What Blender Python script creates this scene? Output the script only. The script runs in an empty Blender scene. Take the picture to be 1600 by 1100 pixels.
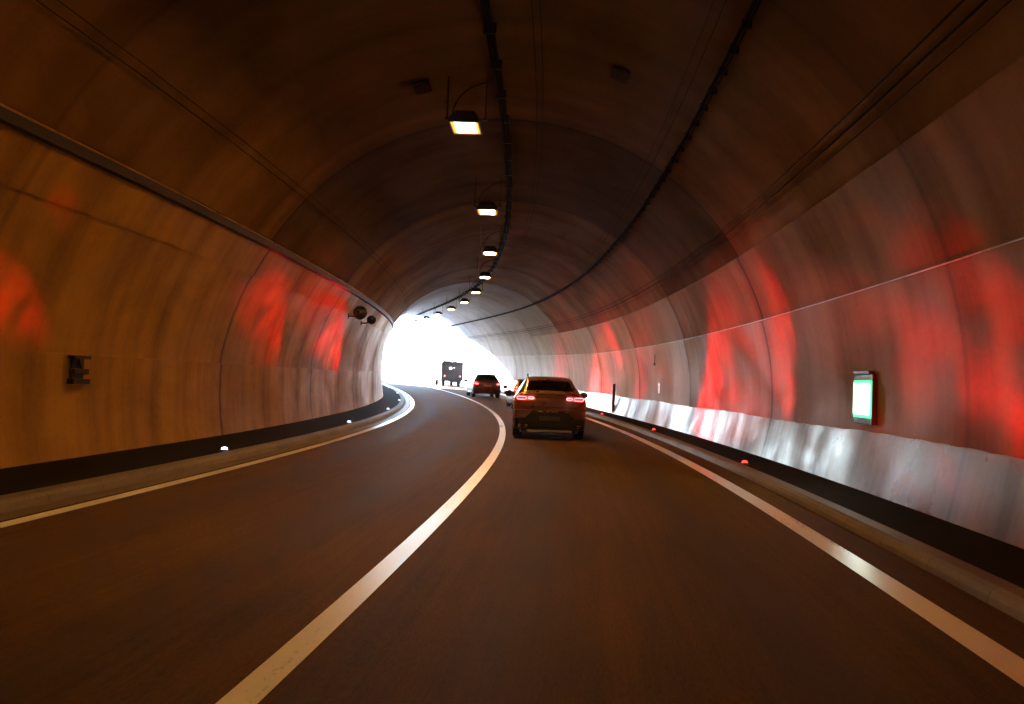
import bpy, bmesh, math, random
import numpy as np
from mathutils import Matrix, Vector
random.seed(7)
SC = bpy.context.scene
COL = SC.collection
rad = math.radians

# ------------------------------------------------------------------ camera
F_PX, YH, ROLL, CAM_H, CAM_C, TH0 = 1292.6, 590.8, 0.0376, 1.40, 1.465, 0.1104
pit = math.atan((YH - 550) / F_PX)
r0 = Vector((1, 0, 0)); f0 = Vector((0, math.cos(pit), math.sin(pit))); u0 = Vector((0, -math.sin(pit), math.cos(pit)))
rv = r0 * math.cos(ROLL) + u0 * math.sin(ROLL)
uv_ = u0 * math.cos(ROLL) - r0 * math.sin(ROLL)
cd = bpy.data.cameras.new('camera'); cam = bpy.data.objects.new('camera', cd); COL.objects.link(cam)
cd.sensor_width = 36; cd.lens = F_PX / 1600 * 36; cd.clip_start = 0.05; cd.clip_end = 6000
cam.matrix_world = Matrix(((rv.x, uv_.x, -f0.x, 0), (rv.y, uv_.y, -f0.y, 0), (rv.z, uv_.z, -f0.z, CAM_H), (0, 0, 0, 1)))
SC.camera = cam
# ------------------------------------------------------------------ sky, sun, exposure
SUN_EL, SUN_AZ = rad(15), rad(328)
W = bpy.data.worlds.new("World"); SC.world = W; W.use_nodes = True
nt = W.node_tree; bg = nt.nodes['Background']
sky = nt.nodes.new('ShaderNodeTexSky'); sky.sky_type = 'NISHITA'; sky.sun_disc = False
sky.sun_elevation = SUN_EL; sky.sun_rotation = SUN_AZ; sky.air_density = 1.0; sky.dust_density = .3; sky.ozone_density = 5.0; sky.altitude = 800
nt.links.new(sky.outputs[0], bg.inputs[0]); bg.inputs[1].default_value = 0.15
sl = bpy.data.lights.new('sun', 'SUN'); sl.energy = 3.0; sl.angle = rad(.5); sl.color = (1, .975, .945)
so = bpy.data.objects.new('sun', sl); COL.objects.link(so)
sd = Vector((math.sin(SUN_AZ) * math.cos(SUN_EL), math.cos(SUN_AZ) * math.cos(SUN_EL), math.sin(SUN_EL)))
so.rotation_euler = sd.to_track_quat('Z', 'Y').to_euler()
vs = SC.view_settings; vs.view_transform = 'Standard'; vs.look = 'None'; vs.gamma = 1; vs.use_curve_mapping = False
vs.exposure = 4.8
cy = SC.cycles
SC.render.engine = 'CYCLES'
cy.use_denoising = True; cy.max_bounces = 7; cy.diffuse_bounces = 4; cy.glossy_bounces = 4
cy.sample_clamp_indirect = 1.5; cy.caustics_reflective = False; cy.caustics_refractive = False; cy.blur_glossy = 0.3
HAZE = .0004
LAMP_L = 10.5           # radiance of the sodium lamps
LAMP_C = (1, .42, .085)

# ------------------------------------------------------------------ path of the road
KN = [-30, 0, 15, 30, 50, 75, 110, 160]
KK = [.00371, .00371, .00571, .00574, .00631, -.00057, -.00089, -.00089]
GG = [-.00567, -.00567, -.00611, .00096, .01659, .01606, .01213, .01213]
_s = np.arange(-80, 260.01, .25); _k = np.interp(_s, KN, KK); _g = np.interp(_s, KN, GG)
_g[_s > 160] = .0121
i0 = int(80 / .25)
_th = np.cumsum(_k) * .25; _th = TH0 - (_th - _th[i0])
_x = np.cumsum(np.sin(_th)) * .25; _y = np.cumsum(np.cos(_th)) * .25; _z = np.cumsum(_g) * .25
_x -= _x[i0]; _y -= _y[i0]; _z -= _z[i0]
_x -= CAM_C * math.cos(_th[i0]); _y += CAM_C * math.sin(_th[i0])
def P(s, o, z=0.0):
    X = np.interp(s, _s, _x); Y = np.interp(s, _s, _y); Z = np.interp(s, _s, _z); T = np.interp(s, _s, _th)
    return Vector((X + o * math.cos(T), Y - o * math.sin(T), Z + z))
def heading(s): return float(np.interp(s, _s, _th))        # + = to the right
RAD, ZC, XC = 5.5425, 1.195, -.015
def wall_o(z, d=0.0, side=1):
    return XC + side * (math.sqrt(max(RAD * RAD - (z - ZC) ** 2, 0)) - d)
S0, S1 = -60, 84

# ------------------------------------------------------------------ helpers
def link(o): COL.objects.link(o); return o
def tag(o, label=None, cat=None, group=None, kind=None):
    if label: o['label'] = label
    if cat: o['category'] = cat
    if group: o['group'] = group
    if kind: o['kind'] = kind
    return o
def thing(name, label, cat, loc=(0, 0, 0), rz=0, group=None):
    o = link(bpy.data.objects.new(name, None)); o.location = loc; o.rotation_euler = (0, 0, rz)
    o.empty_display_size = .2
    return tag(o, label, cat, group)
def build(name, bm, m, parent=None, smooth=None, mods=None):
    me = bpy.data.meshes.new(name); bmesh.ops.recalc_face_normals(bm, faces=bm.faces); bm.to_mesh(me); bm.free()
    me.materials.append(m)
    if smooth is not None:
        for p in me.polygons: p.use_smooth = True
        me.set_sharp_from_angle(angle=rad(smooth))
    o = link(bpy.data.objects.new(name, me)); o.parent = parent
    if mods:
        b = o.modifiers.new('bevel', 'BEVEL'); b.width = mods; b.segments = 2; b.limit_method = 'ANGLE'
    return o
def NB(): return bmesh.new()
def box(bm, c, s, rot=None):
    M = Matrix.Translation(c) @ (rot if rot else Matrix()) @ Matrix.Diagonal((s[0], s[1], s[2], 1))
    bmesh.ops.create_cube(bm, size=1, matrix=M)
def tube(bm, pts, r, n=8, cap=True, closed=False):
    pts = [Vector(p) for p in pts]; rings = []
    N = len(pts)
    for i, p in enumerate(pts):
        a = pts[(i - 1) % N] if (closed or i > 0) else p
        b = pts[(i + 1) % N] if (closed or i < N - 1) else p
        t = (b - a).normalized(); up = Vector((0, 0, 1)) if abs(t.z) < .95 else Vector((0, 1, 0))
        x = t.cross(up).normalized(); y = x.cross(t)
        rr = r[i] if isinstance(r, (list, tuple)) else r
        rings.append([bm.verts.new(p + (x * math.cos(2 * math.pi * k / n) + y * math.sin(2 * math.pi * k / n)) * rr) for k in range(n)])
    R = range(N) if closed else range(N - 1)
    for i in R:
        A = rings[i]; B = rings[(i + 1) % N]
        for k in range(n): bm.faces.new((A[k], A[(k + 1) % n], B[(k + 1) % n], B[k]))
    if cap and not closed: bm.faces.new(rings[0][::-1]); bm.faces.new(rings[-1])
def lathe(bm, prof, axis='X', n=28, c=(0, 0, 0)):
    rings = []
    for (r, h) in prof:
        ring = []
        for k in range(n):
            a = 2 * math.pi * k / n; q = (r * math.cos(a), r * math.sin(a))
            v = {'X': (h, q[0], q[1]), 'Y': (q[0], h, q[1]), 'Z': (q[0], q[1], h)}[axis]
            ring.append(bm.verts.new(Vector(v) + Vector(c)))
        rings.append(ring)
    for A, B in zip(rings, rings[1:]):
        for k in range(n): bm.faces.new((A[k], A[(k + 1) % n], B[(k + 1) % n], B[k]))
    for rg in (rings[0], rings[-1]):
        if len(set(tuple(round(x, 5) for x in v.co) for v in rg)) > 2: bm.faces.new(rg)
def sweep(name, prof, m, parent=None, s0=S0, s1=S1, ds=.5, smooth=8, closed=False):
    """prof: list of (o,z) or function s -> list; UV = (metres along, metres round)"""
    bm = NB(); uvl = bm.loops.layers.uv.new('UVMap'); n = int(round((s1 - s0) / ds)); rows = []
    for i in range(n + 1):
        s = s0 + (s1 - s0) * i / n
        pr = prof(s) if callable(prof) else prof
        v = 0; row = []
        for j, (o, z) in enumerate(pr):
            if j: v += math.hypot(o - pr[j - 1][0], z - pr[j - 1][1])
            row.append((bm.verts.new(P(s, o, z)), (s, v)))
        rows.append(row)
    J = len(rows[0])
    for A, B in zip(rows, rows[1:]):
        for j in range(J if closed else J - 1):
            k = (j + 1) % J
            q = (A[j], A[k], B[k], B[j])
            f = bm.faces.new([t[0] for t in q])
            for lp, t in zip(f.loops, q): lp[uvl].uv = t[1]
    if closed:
        bm.faces.new([t[0] for t in rows[0]]); bm.faces.new([t[0] for t in rows[-1]][::-1])
    return build(name, bm, m, parent, smooth)

# ------------------------------------------------------------------ materials
class NT:
    def __init__(s, name):
        s.m = bpy.data.materials.new(name); s.m.use_nodes = True; s.t = s.m.node_tree
        s.b = s.t.nodes['Principled BSDF']
    def n(s, typ, **kw):
        nd = s.t.nodes.new(typ)
        for k, v in kw.items(): setattr(nd, k, v)
        return nd
    def l(s, a, b): s.t.links.new(a, b)
    def set(s, sock, v):
        if hasattr(v, 'is_linked') or isinstance(v, bpy.types.NodeSocket): s.l(v, sock)
        else: sock.default_value = v
    def math(s, op, a, b=0.0, c=None, clamp=False):
        nd = s.n('ShaderNodeMath', operation=op); nd.use_clamp = clamp
        s.set(nd.inputs[0], a); s.set(nd.inputs[1], b)
        if c is not None: s.set(nd.inputs[2], c)
        return nd.outputs[0]
    def mix(s, fac, a, b, blend='MIX'):
        nd = s.n('ShaderNodeMix', data_type='RGBA', blend_type=blend)
        s.set(nd.inputs[0], fac)
        for i, v in ((6, a), (7, b)):
            if isinstance(v, tuple): nd.inputs[i].default_value = (*v, 1)
            else: s.l(v, nd.inputs[i])
        return nd.outputs[2]
    def ramp(s, v, a, b, lo=0.0, hi=1.0):
        nd = s.n('ShaderNodeMapRange'); nd.clamp = True; s.l(v, nd.inputs[0])
        for i, q in ((1, a), (2, b), (3, lo), (4, hi)): nd.inputs[i].default_value = q
        return nd.outputs[0]
    def uv(s, sx=1, sy=1, ox=0, oy=0, src='UV'):
        tc = s.n('ShaderNodeTexCoord'); mp = s.n('ShaderNodeMapping'); s.l(tc.outputs[src], mp.inputs[0])
        mp.inputs['Scale'].default_value = (sx, sy, sx if src != 'UV' else 1); mp.inputs['Location'].default_value = (ox, oy, 0)
        return mp.outputs[0]
    def noise(s, vec, scale=1, detail=4, rough=.55, dist=0):
        nd = s.n('ShaderNodeTexNoise'); s.l(vec, nd.inputs['Vector']); nd.inputs['Scale'].default_value = scale
        nd.inputs['Detail'].default_value = detail; nd.inputs['Roughness'].default_value = rough; nd.inputs['Distortion'].default_value = dist
        return nd.outputs[0]
    def bump(s, h, strength=.3, dist=.01):
        nd = s.n('ShaderNodeBump'); nd.inputs['Strength'].default_value = strength; nd.inputs['Distance'].default_value = dist
        s.l(h, nd.inputs['Height']); s.l(nd.outputs[0], s.b.inputs['Normal'])

def simple(name, col, rough=.5, metal=0, noise=.25, scale=8, coat=0, spec=.5):
    m = NT(name); v = m.noise(m.uv(src='Object'), scale, 5)
    f = m.ramp(v, .3, .7, 1 - noise, 1 + noise * .4)
    c = m.mix(1.0, col, (1, 1, 1), 'MULTIPLY')
    sc_ = m.n('ShaderNodeVectorMath', operation='SCALE'); m.l(c, sc_.inputs[0]); m.l(f, sc_.inputs['Scale'])
    m.l(sc_.outputs[0], m.b.inputs['Base Color'])
    m.l(m.ramp(v, .3, .7, max(rough - .08, .02), min(rough + .1, 1)), m.b.inputs['Roughness'])
    m.b.inputs['Metallic'].default_value = metal; m.b.inputs['Coat Weight'].default_value = coat * .5
    m.b.inputs['Coat Roughness'].default_value = .12; m.b.inputs['Specular IOR Level'].default_value = spec
    return m.m
def emis(name, col, k, base=(.1, .1, .1)):
    m = NT(name); m.b.inputs['Base Color'].default_value = (*base, 1)
    v = m.noise(m.uv(src='Object'), 12, 2)
    m.b.inputs['Emission Color'].default_value = (*col, 1); m.l(m.ramp(v, .3, .7, k * .85, k * 1.1), m.b.inputs['Emission Strength'])
    return m.m

RS, R0 = 7.6146, 16.645 - 7.6146 * 20
def lining(name, col, dark, rough, streak=.5, gloss_noise=.12, joint=.07, mott=.35, spec=.5, coat=0, segtone=.2, seed=0, bumpk=.25, warm=(.5, .36, .25), vault=False, daylit=None, ring0=1):
    """formed concrete in rings: joints, per-ring tone, vertical water streaks, mottling. u = metres along, v = metres round"""
    m = NT(name); tc = m.n('ShaderNodeTexCoord'); sp = m.n('ShaderNodeSeparateXYZ'); m.l(tc.outputs['UV'], sp.inputs[0])
    u = m.math('DIVIDE', m.math('SUBTRACT', sp.outputs[0], R0), RS)
    wob = m.noise(m.uv(.2, .8, seed, 3), 1, 3)
    fr = m.math('FRACT', u); cell = m.math('FLOOR', u)
    d = m.math('MULTIPLY', m.math('MINIMUM', fr, m.math('SUBTRACT', 1.0, fr)), RS)      # metres from the joint
    jl = m.math('MULTIPLY', m.ramp(d, joint * .35, joint, 1, 0), m.ramp(sp.outputs[0], 11, 14, .3, 1))
    js = m.ramp(d, .02, .75, 1, 0)                                                          # dirt along the joint
    wn = m.n('ShaderNodeTexWhiteNoise', noise_dimensions='1D'); m.l(m.math('ADD', cell, seed + .5), wn.inputs['W'])
    seg = m.ramp(wn.outputs['Value'], 0, 1, 1 - segtone, 1 + segtone * .5)
    st = m.noise(m.uv(1.3, .12, seed, seed), 1, 4, .5)
    st2 = m.noise(m.uv(14, .5, seed + 5, seed), 1, 4, .65)
    mo = m.noise(m.uv(.38, .5, seed * 3, 1), 1, 6, .62, .4)
    fine = m.noise(m.uv(6, 6), 2, 5, .7)
    board = m.noise(m.uv(.6, 16, seed, 2), 1, 3, .5)
    dirt = m.math('MULTIPLY', m.ramp(st, .42, .68, 0, streak), 1.0)
    dirt = m.math('ADD', dirt, m.ramp(st2, .5, .75, 0, streak * .22))
    dirt = m.math('ADD', dirt, m.ramp(mo, .4, .72, 0, mott))
    dirt = m.math('ADD', dirt, m.math('MULTIPLY', js, m.ramp(wob, .35, .65, .05, .4)))
    dirt = m.math('ADD', dirt, m.ramp(fine, .45, .8, 0, .18), clamp=True)
    c = m.mix(dirt, col, dark)
    c = m.mix(m.ramp(m.noise(m.uv(.9, .12, 9 + seed, 4), 1, 4), .55, .72, 0, .35), c, warm)
    c = m.mix(m.math('MULTIPLY', jl, .6), c, (.02, .017, .015))
    if vault:     # one darker ring near the camera; paler mouth rings with daylight put into colour
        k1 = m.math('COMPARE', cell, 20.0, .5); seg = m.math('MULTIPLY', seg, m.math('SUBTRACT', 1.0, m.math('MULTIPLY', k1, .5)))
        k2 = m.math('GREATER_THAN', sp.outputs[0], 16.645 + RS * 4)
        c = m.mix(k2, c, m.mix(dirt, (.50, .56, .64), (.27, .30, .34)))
    if daylit:     # daylight from the mouth put into the wall colour, ring by ring
        cl = m.mix(m.math('MULTIPLY', dirt, .7), daylit, tuple(x * .42 for x in daylit))
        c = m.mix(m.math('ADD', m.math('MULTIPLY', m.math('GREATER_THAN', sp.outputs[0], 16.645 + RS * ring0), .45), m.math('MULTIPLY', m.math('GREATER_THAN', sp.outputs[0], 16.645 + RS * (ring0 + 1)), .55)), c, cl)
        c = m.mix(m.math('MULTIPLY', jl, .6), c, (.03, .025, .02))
    sc_ = m.n('ShaderNodeVectorMath', operation='SCALE'); m.l(c, sc_.inputs[0]); m.l(seg, sc_.inputs['Scale'])
    m.l(sc_.outputs[0], m.b.inputs['Base Color'])
    rr = m.math('ADD', m.ramp(mo, .35, .7, rough - gloss_noise, rough + gloss_noise), m.math('MULTIPLY', dirt, .12), clamp=True)
    m.l(rr, m.b.inputs['Roughness']); m.b.inputs['Specular IOR Level'].default_value = spec; m.b.inputs['Coat Weight'].default_value = coat
    m.b.inputs['Coat Roughness'].default_value = .25
    h = m.math('ADD', m.math('MULTIPLY', fine, .25), m.math('MULTIPLY', board, .12))
    h = m.math('ADD', h, m.math('MULTIPLY', m.noise(m.uv(1.1, .5, seed), 1, 2), 1.6))
    m.bump(h, bumpk, .03)
    return m.m
M = {}
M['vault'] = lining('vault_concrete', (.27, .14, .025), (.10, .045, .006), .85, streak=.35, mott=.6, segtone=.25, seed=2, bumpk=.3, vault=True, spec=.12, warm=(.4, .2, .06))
M['wall_hi'] = lining('upper_wall_paint', (.28, .14, .045), (.10, .045, .014), .7, streak=.5, seed=4, bumpk=.15, spec=.1, daylit=(.54, .60, .68), warm=(.35, .17, .10))
M['wall_lo'] = lining('lower_wall_paint', (.31, .155, .065), (.13, .055, .02), .62, streak=.5, seed=4, bumpk=.15, spec=.25, daylit=(.66, .73, .83), warm=(.4, .2, .12))
M['wall_left'] = lining('left_wall_paint', (.46, .25, .020), (.16, .075, .007), .5, streak=.6, seed=11, mott=.5, bumpk=.2, spec=.35, warm=(.55, .3, .05), daylit=(.55, .52, .50), ring0=3)
M['band'] = lining('base_band_paint', (.30, .20, .14), (.13, .075, .045), .36, streak=.85, seed=6, mott=.6, gloss_noise=.16, spec=.26, daylit=(.52, .57, .64), ring0=0, coat=.0, bumpk=.16)
M['rock'] = simple('concrete_outer', (.3, .29, .27), .8)
M['outconc'] = simple('retaining_concrete', (.5, .49, .47), .8, scale=2)

def asphalt():
    m = NT('asphalt'); tc = m.n('ShaderNodeTexCoord'); sp = m.n('ShaderNodeSeparateXYZ'); m.l(tc.outputs['UV'], sp.inputs[0])
    a = m.noise(m.uv(.05, 1.1), 1, 4, .6); b = m.noise(m.uv(.35, 9), 1, 5, .65); g = m.noise(m.uv(14, 60), 1, 3, .7); p = m.noise(m.uv(.25, .6, 3), 1, 5, .6, .3)
    f = m.math('ADD', m.math('ADD', m.math('MULTIPLY', a, .45), m.math('MULTIPLY', b, .45)), m.math('ADD', m.math('MULTIPLY', g, .6), m.math('MULTIPLY', p, .5)))
    c = m.mix(m.ramp(f, .7, 1.25), (.030, .017, .005), (.165, .090, .022))
    # polished wheel tracks at +-0.8 m of each lane centre
    lane = m.math('ABSOLUTE', m.math('SUBTRACT', m.math('ABSOLUTE', m.math('SUBTRACT', sp.outputs[1], 4.25)), 1.86))
    trk = m.ramp(m.math('ABSOLUTE', m.math('SUBTRACT', lane, .8)), .1, .45, 1, 0)
    c = m.mix(m.math('MULTIPLY', trk, .35), c, (.035, .030, .028))
    m.l(c, m.b.inputs['Base Color'])
    m.l(m.math('SUBTRACT', m.ramp(f, .7, 1.25, .72, .9), m.math('MULTIPLY', trk, .08)), m.b.inputs['Roughness'])
    m.b.inputs['Specular IOR Level'].default_value = .10
    m.bump(m.math('ADD', g, m.math('MULTIPLY', b, .4)), .35, .006)
    return m.m
M['asphalt'] = asphalt()
def flat(name, c1, c2, rough, su=.6, sv=6, bumpk=.25, spec=.5, joints=0):
    m = NT(name); a = m.noise(m.uv(su, sv), 1, 5, .65); g = m.noise(m.uv(20, 40), 1, 3, .7)
    f = m.math('ADD', m.math('MULTIPLY', a, .7), m.math('MULTIPLY', g, .3))
    cc = m.mix(m.ramp(f, .38, .66), c1, c2)
    if joints:
        tc = m.n('ShaderNodeTexCoord'); sp = m.n('ShaderNodeSeparateXYZ'); m.l(tc.outputs['UV'], sp.inputs[0]); q = m.math('FRACT', m.math('MULTIPLY', sp.outputs[0], 1 / joints))
        cc = m.mix(m.ramp(q, .0, .018, .8, 0), cc, (.02, .015, .01))
        wn = m.n('ShaderNodeTexWhiteNoise', noise_dimensions='1D'); m.l(m.math('FLOOR', m.math('MULTIPLY', sp.outputs[0], 1 / joints)), wn.inputs['W']); cc = m.mix(m.math('MULTIPLY', wn.outputs['Value'], .35), cc, (.05, .04, .03))
    m.l(cc, m.b.inputs['Base Color']); m.l(m.ramp(f, .3, .7, rough - .08, rough + .1), m.b.inputs['Roughness'])
    m.b.inputs['Specular IOR Level'].default_value = spec; m.bump(g, bumpk, .005)
    return m.m
M['walk'] = flat('walkway_asphalt', (.009, .007, .006), (.026, .020, .015), .9, spec=.04)
M['kerb'] = flat('kerb_concrete', (.13, .115, .10), (.24, .21, .19), .6, joints=1.0)
M['gutter'] = flat('gutter_concrete', (.10, .085, .07), (.18, .155, .13), .5)
M['line'] = flat('white_road_paint', (.84, .91, .98), (.87, .94, 1.0), .30, su=.25, sv=3, spec=1.0, bumpk=.06)
M['strip'] = flat('pale_edge_glint', (.35, .33, .30), (.80, .80, .80), .3, su=1.2, sv=1, spec=1.0)
M['ground'] = simple('pale_bounce_ground', (.60, .70, .84), .9, scale=.4)  # pale blue ground colour, set to bounce cool daylight into the tunnel
M['black'] = simple('black_plastic', (.012, .011, .011), .5)
M['cable'] = simple('black_cable', (.008, .007, .007), .9, spec=.1)
M['steel'] = simple('dark_steel', (.05, .045, .04), .45, metal=.6)
M['grey'] = simple('grey_wire', (.03, .022, .015), .9, spec=.05)
M['patch'] = simple('brown_box_paint', (.07, .035, .015), .9, spec=.1)
M['tray'] = simple('tray_steel', (.035, .028, .024), .55, metal=.3)
M['lamp_glass'] = emis('sodium_diffuser', LAMP_C, LAMP_L)
M['amber'] = emis('amber_halo_glow', (1, .34, .02), .08)
M['hot_red'] = emis('lit_red_tube', (1, .15, .16), .26)
M['red_lens'] = emis('lit_red_lens', (1, .015, .012), .05, (.3, .01, .01))
M['dim_red'] = simple('red_reflector', (.35, .02, .01), .3)
M['red_stud'] = emis('red_stud_lens', (1, .04, .03), .16)
M['white_stud'] = emis('white_stud_lens', (.62, .72, 1), .22)
M['green'] = emis('green_sign_face', (.01, .62, .16), .14)
M['white_em'] = emis('white_sign_face', (.82, 1, .9), .9)
M['white_disc'] = emis('white_disc_glow', (1, .95, .88), .16)
M['rubber'] = simple('tyre_rubber', (.012, .012, .012), .8)
M['rim'] = simple('alloy_rim', (.42, .40, .38), .4, metal=.3)
M['chrome'] = simple('satin_chrome', (.5, .48, .45), .25, metal=1)
M['plate'] = simple('number_plate', (.09, .07, .06), .5)
M['seat'] = simple('seat_cloth', (.015, .014, .014), .9)
def paint(name, col, metal=.4, rough=.3):
    return simple(name, col, rough, metal, noise=.08, scale=3, coat=.9)
M['bronze'] = paint('bronze_paint', (.24, .10, .036), .5, .3)
M['red_p'] = paint('dark_red_paint', (.10, .016, .008), .3)
M['pale_p'] = paint('pale_tan_paint', (.55, .33, .16), .2)
M['truck_p'] = simple('dark_box_panel', (.022, .022, .028), .45)
M['cab_p'] = paint('white_cab_paint', (.75, .77, .8), 0, .3)
def glass():
    m = NT('tinted_glass'); t = m.t; tr = m.n('ShaderNodeBsdfTransparent'); tr.inputs[0].default_value = (.5, .52, .52, 1)
    gl = m.n('ShaderNodeBsdfGlossy'); gl.inputs['Roughness'].default_value = .05; gl.inputs[0].default_value = (.8, .8, .8, 1)
    fr = m.n('ShaderNodeFresnel'); fr.inputs[0].default_value = 1.5; mx = m.n('ShaderNodeMixShader')
    nz = m.noise(m.uv(src='Object'), 3, 2); m.l(m.ramp(nz, .3, .7, .03, .1), gl.inputs['Roughness'])
    m.l(fr.outputs[0], mx.inputs[0]); m.l(tr.outputs[0], mx.inputs[1]); m.l(gl.outputs[0], mx.inputs[2])
    m.l(mx.outputs[0], t.nodes['Material Output'].inputs[0]); return m.m
M['glass'] = glass()

# ------------------------------------------------------------------ ground, road, kerbs, markings
zo = float(np.interp(80, _s, _z))
bm = NB(); ys = [-290, -180, -60, 40, 76, 84, 92, 120, 200, 300, 490]
def gz(y):
    return -.9 if y < 77 else (-.9 + (zo - .15 + .9) * min(1, (y - 77) / 10))
xs = [-390, -200, -100, -30, 30, 100, 200, 390]
g = [[bm.verts.new((x, y, gz(y))) for x in xs] for y in ys]
for a, b in zip(g, g[1:]):
    for i in range(len(xs) - 1): bm.faces.new((a[i], a[i + 1], b[i + 1], b[i]))
tag(build('ground', bm, M['ground']), kind='structure')
KR, KR2, KL = 4.24, 4.46, -4.17
OR, OL = 3.724, -3.565
SE = 200
tag(sweep('road', [(4.25, 0), (-3.95, 0)], M['asphalt'], s1=SE, ds=1), kind='structure')
hw = .075
for o, hw in ((0, .085), (OR, .115), (OL, .085)):
    tag(sweep('road_marking', [(o - hw, .004), (o + hw, .004)], M['line'], s1=SE, ds=.5), kind='structure')
tag(sweep('gutter', [(-3.70, .004), (-3.92, .012)], M['gutter'], s1=SE, ds=1), kind='structure')
tag(sweep('kerb', [(-3.90, -.05), (-3.925, .02), (-3.95, .085), (-3.99, .118), (-4.17, .123), (-4.185, .1), (-4.185, -.05)], M['kerb'], s1=SE, ds=.5), kind='structure')
tag(sweep('kerb', [(4.23, -.05), (4.245, .05), (4.27, .095), (4.31, .12), (4.46, .123), (4.475, .1), (4.475, -.05)], M['kerb'], s1=SE, ds=.5), kind='structure')
tag(sweep('pavement', [(-4.18, .112), (-5.95, .118)], M['walk'], s1=SE, ds=1), kind='structure')
tag(sweep('pavement', [(4.47, .112), (5.75, .118)], M['walk'], s1=SE, ds=1), kind='structure')

# ------------------------------------------------------------------ the tunnel
T = thing('tunnel', 'curved road tunnel with brown arched concrete vault and pale painted walls', 'tunnel', P(0, 0, 0))
tl = Vector(T.location)
def part(o):
    o.parent = T; o.matrix_parent_inverse = Matrix.Translation(-tl); return o
def arc(z0, z1, d, side, n, corr=None):
    out = []
    for i in range(n + 1):
        z = z0 + (z1 - z0) * i / n
        out.append((wall_o(z, d, side) + (corr(z) if corr else 0), z))
    return out
def lcorr(s):
    k = float(np.interp(s, [0, 26, 36, 45, 55], [-.20, -.15, .02, .25, .32]))
    return lambda z: k * max(0, min(1, (3.9 - z) / 2.2))
rnd = random.Random(3)
jit = {i: rnd.uniform(-.010, .010) for i in range(-400, 600)}
def band_prof(s):
    t = s / .25; a = jit[math.floor(t)] * (1 - t % 1) + jit[math.floor(t) + 1] * (t % 1)
    zt = .89 + a + .015 * math.sin(s * .7)
    pr = [(wall_o(-.05) - .125, -.05), (wall_o(.4) - .095, .4), (wall_o(zt - .03) - .042, zt - .03)]; pr += [(wall_o(zt, .036, 1), zt), (wall_o(zt, -.03, 1), zt + .02)]
    return pr
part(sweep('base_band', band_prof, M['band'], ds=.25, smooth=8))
pr = arc(.80, 2.80, .03, 1, 8) + [(wall_o(2.82, .03), 2.82), (wall_o(2.84, .022), 2.845), (wall_o(2.86, -.03), 2.856)]
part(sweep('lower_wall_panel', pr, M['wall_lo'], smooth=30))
part(sweep('edge_glint_strip', [(wall_o(2.846, .024), 2.846), (wall_o(2.852, .036), 2.850), (wall_o(2.860, .036), 2.858), (wall_o(2.864, .0), 2.862)], M['strip'], s0=-10))  # added pale strip standing for the glint along the panel's top edge
pr = arc(2.80, 4.085, 0, 1, 6) + [(wall_o(4.1, -.01), 4.10), (wall_o(4.1, -.06), 4.105)]
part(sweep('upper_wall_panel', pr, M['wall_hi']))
# vault from right springing over to the left
pr = []
a0 = math.asin((4.06 - ZC) / (RAD + .04))
for i in range(37):
    a = a0 + (math.pi - 2 * a0) * i / 36
    pr.append((XC + (RAD + .04) * math.cos(a), ZC + (RAD + .04) * math.sin(a)))
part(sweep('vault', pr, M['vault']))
def lw(z0, z1, d, n, step=.03):
    def f(s):
        c = lcorr(s); a = arc(z0, z1, d, -1, n, c)
        return a + [(a[-1][0] - step * 1.6, z1 + .006)]
    return f
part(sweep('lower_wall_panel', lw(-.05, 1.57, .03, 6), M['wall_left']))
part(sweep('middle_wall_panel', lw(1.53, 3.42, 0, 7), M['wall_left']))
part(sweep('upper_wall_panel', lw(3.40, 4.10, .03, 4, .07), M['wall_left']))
# thick outer shell and portal face
N = 40; RO = RAD + .75
ang = [-.25 + (math.pi + .5) * i / N for i in range(N + 1)]
pr = [(XC + RO * math.cos(a), ZC + RO * math.sin(a)) for a in ang]
part(sweep('outer_shell', pr, M['rock'], ds=2))
bm = NB()
A = [bm.verts.new(P(S1 + .003, XC + (RAD - .0) * math.cos(a) * (1.0), ZC + (RAD + .02) * math.sin(a))) for a in ang]
B = [bm.verts.new(P(S1 + .003, XC + (RO + .35) * math.cos(a), ZC + (RO + .35) * math.sin(a))) for a in ang]
C_ = [bm.verts.new(v.co + (P(80, 0) - P(79, 0)) * .4) for v in A]; D_ = [bm.verts.new(v.co + (P(80, 0) - P(79, 0)) * .4) for v in B]
for i in range(N):
    for q in ((A[i], A[i + 1], B[i + 1], B[i]), (C_[i], C_[i + 1], D_[i + 1], D_[i]), (A[i], A[i + 1], C_[i + 1], C_[i]), (B[i], B[i + 1], D_[i + 1], D_[i])): bm.faces.new(q)
part(build('portal_collar', bm, M['outconc'], smooth=30))
bm = NB(); box(bm, P(S0 - .2, 0, 3), (15, .3, 12), Matrix.Rotation(-heading(S0), 4, 'Z'))  # unseen plug added behind the camera, stops sky light leaking in
part(build('unseen_light_plug', bm, M['rock']))
# retaining walls outside
for sd, lab in ((1, 'pale retaining wall beyond the tunnel mouth on the right'), (-1, 'pale retaining wall beyond the tunnel mouth on the left')):
    w = sweep('retaining_wall', lambda s, sd=sd: [(sd * 6.3, -.3), (sd * 6.3, 3.2 - (s - 90) * .02), (sd * 6.8, 3.2 - (s - 90) * .02), (sd * 6.8, -.3)], M['outconc'], s0=90, s1=150, ds=1, smooth=30, closed=True)
    tag(w, lab, 'wall')

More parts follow.
